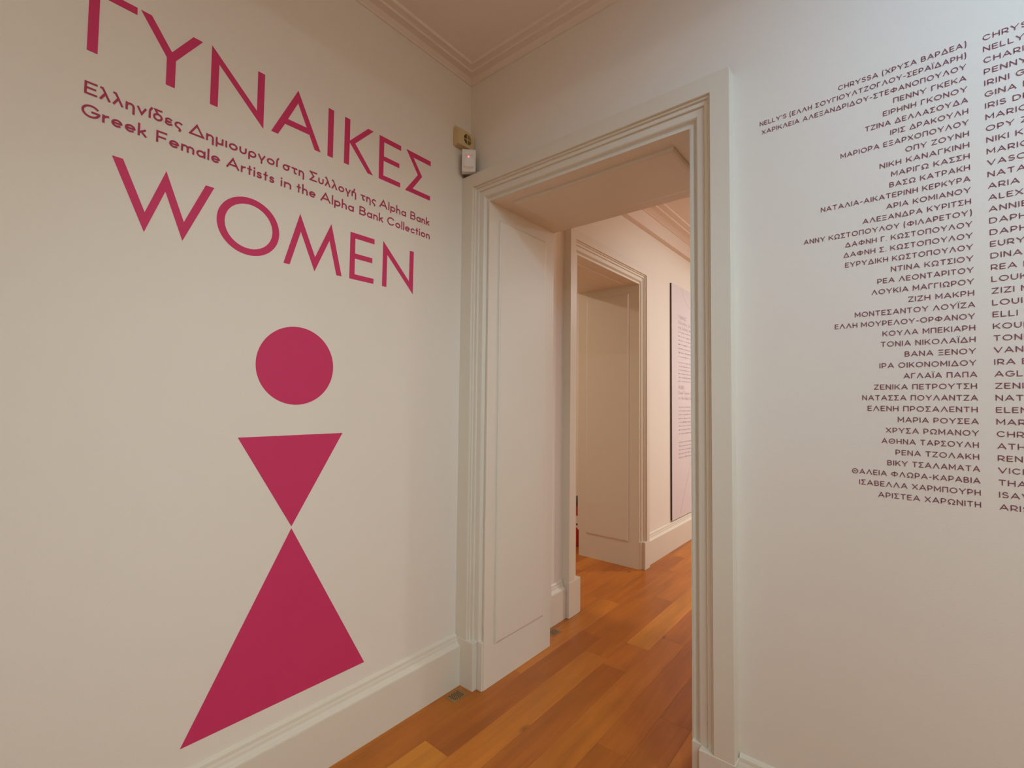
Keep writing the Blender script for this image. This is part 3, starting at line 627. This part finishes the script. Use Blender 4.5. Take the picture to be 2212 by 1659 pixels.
b = MB(); b.prism([(-.0032+.0032*math.cos(a*math.pi/6)+.0015, .0845+.0045*math.sin(a*math.pi/6)) for a in range(12)], 'y', D1_-.0035, D1_-.001)
o = diag(b.build('indicator_light', M['led'])); o['label'] = 'red glowing indicator'
b = MB(); b.box((-.026, D0-.004, -.003), (.026, D0+.030, .115)); diag(b.build('gap_filler', M['dark_gap']))

# ------------------------------------------------------------------ small floor grilles
def grille(x, y, rz, label):
    t = empty('floor_grille', (x, y, 0), label, 'grille', group='floor grilles'); t.rotation_euler.z = rz
    b = MB(); b.box((-.036, -.050, 0), (.036, .050, .0016)); o = b.build('plate', M['brass'], None, bevel=.0006); o.parent = t
    b = MB()
    for i in range(5):
        for j in range(7):
            cx_, cy_ = (i-2)*.0105+(.005 if j % 2 else 0)-.002, (j-3)*.0095
            b.prism([(cx_+.0036*math.cos(k*math.pi/3), cy_+.0036*math.sin(k*math.pi/3)) for k in range(6)], 'z', .0014, .0019)
    o = b.build('perforation', M['hole'], None); o.parent = t
grille(.092, 1.728, 0, 'small brass perforated floor plate in the corner by the baseboard, left of the doorway')
grille(.088, 2.605, 0, 'small brass perforated floor plate just behind the doorway, half hidden by the lining')

# ------------------------------------------------------------------ fire extinguisher in the third room
ex, ey = -.775, 4.385
t = empty('fire_extinguisher', (ex, ey, 0), 'red fire extinguisher with black top, glimpsed through the slit of the second doorway', 'extinguisher')
b = MB(); b.lathe([(.070, .0), (.080, .008), (.083, .02), (.083, .42)], ex, ey); b.build('cylinder', M['red'], t, smooth=True)
b = MB(); b.lathe([(.0838, .418), (.0838, .455), (.081, .480), (.073, .500), (.058, .514), (.036, .522), (.024, .525), (.022, .535), (.012, .538)], ex, ey); b.build('shoulder', M['black'], t, smooth=True)
b = MB(); b.lathe([(.0834, .198), (.0844, .199), (.0844, .319), (.0834, .320)], ex, ey); lb = b.build('paper_label', M['label'], t, smooth=True)
b = MB(); b.lathe([(.0845, .222), (.0850, .223), (.0850, .240), (.0845, .241)], ex, ey); b.build('label_band', M['boardgap_band'], lb, smooth=True)
b = MB(); b.box((ex-.014, ey-.014, .536), (ex+.014, ey+.014, .570)); b.build('valve', M['black'], t, bevel=.003)
b = MB(); b.box((ex-.012, ey-.02, .558), (ex+.012, ey+.11, .566)); b.box((ex-.012, ey-.02, .585), (ex+.012, ey+.12, .592)); b.box((ex-.010, ey-.02, .56), (ex+.010, ey-.008, .59)); b.build('handle', M['black'], t)

# ------------------------------------------------------------------ ceiling lights and added fill spots (above and beside the frame)
def lamp_label(x, y):
    if y > 2.45: return 'square ceiling light tray in the room beyond the doorway' if x > 0 else 'square ceiling light tray in the third room'
    return 'square ceiling light tray over the near room, %s' % ('closer to the right wall' if x > 3 else 'in its middle')
for L_ in LAMPS:
    if L_[0] == 'tray':
        _, lx, ly, lz, hw, dep, size, watts, col = L_
        t = empty('ceiling_light', (lx, ly, ZC), lamp_label(lx, ly), 'ceiling light', group='ceiling lights')
        b = MB(); zt, zb = ZC-.001, lz-dep
        for (ax, ay, bx_, by_) in ((-hw-.01, -hw-.01, -hw, hw+.01), (hw, -hw-.01, hw+.01, hw+.01), (-hw, -hw-.01, hw, -hw), (-hw, hw, hw, hw+.01)):
            b.box((lx+ax, ly+ay, zb), (lx+bx_, ly+by_, zt))
        b.build('tray', M['lampbody'], t)
        b = MB(); g = max(size/2, .01); b.box((lx-g, ly-g, lz), (lx+g, ly+g, ZC-.001)); b.build('light_source', M['lampglow'], t)
    else:  # fill spot, added to brighten the walls
        _, lx, ly, lz, aim, ang, blend, watts, col = L_
        d = (Vector(aim)-Vector((lx, ly, lz))).normalized(); q = d.to_track_quat('Z', 'Y').to_matrix().to_4x4()
        t = empty('spotlight', (lx, ly, ZC), 'white spot added as unseen fill, aimed at the %s' % ('text board in the far room' if ly > 2 else 'upper names on the front wall, nearer the right wall' if lx > 3 and aim[1] > 1.7 else 'names on the front wall' if aim[1] > 1.7 else 'crimson figure on the left wall'), 'spotlight', group='fill spots')
        b = MB(); b.lathe([(.035, -.13), (.040, -.12), (.040, -.012), (.037, -.010)], 0, 0, 24)
        b.v = [tuple(Vector((lx, ly, lz))+q @ Vector(p)) for p in b.v]; b.build('lamp_head', M['lampbody'], t, smooth=True)
        b = MB(); c_ = Vector((lx, ly, lz))-d*.08; b.box((c_.x-.006, c_.y-.006, c_.z+.02), (c_.x+.006, c_.y+.006, ZC-.02)); b.build('stem', M['lampbody'], t)
        b = MB(); b.lathe([(.045, ZC-.022), (.045, ZC-.001)], c_.x, c_.y, 24); b.build('ceiling_rose', M['lampbody'], t, smooth=True)
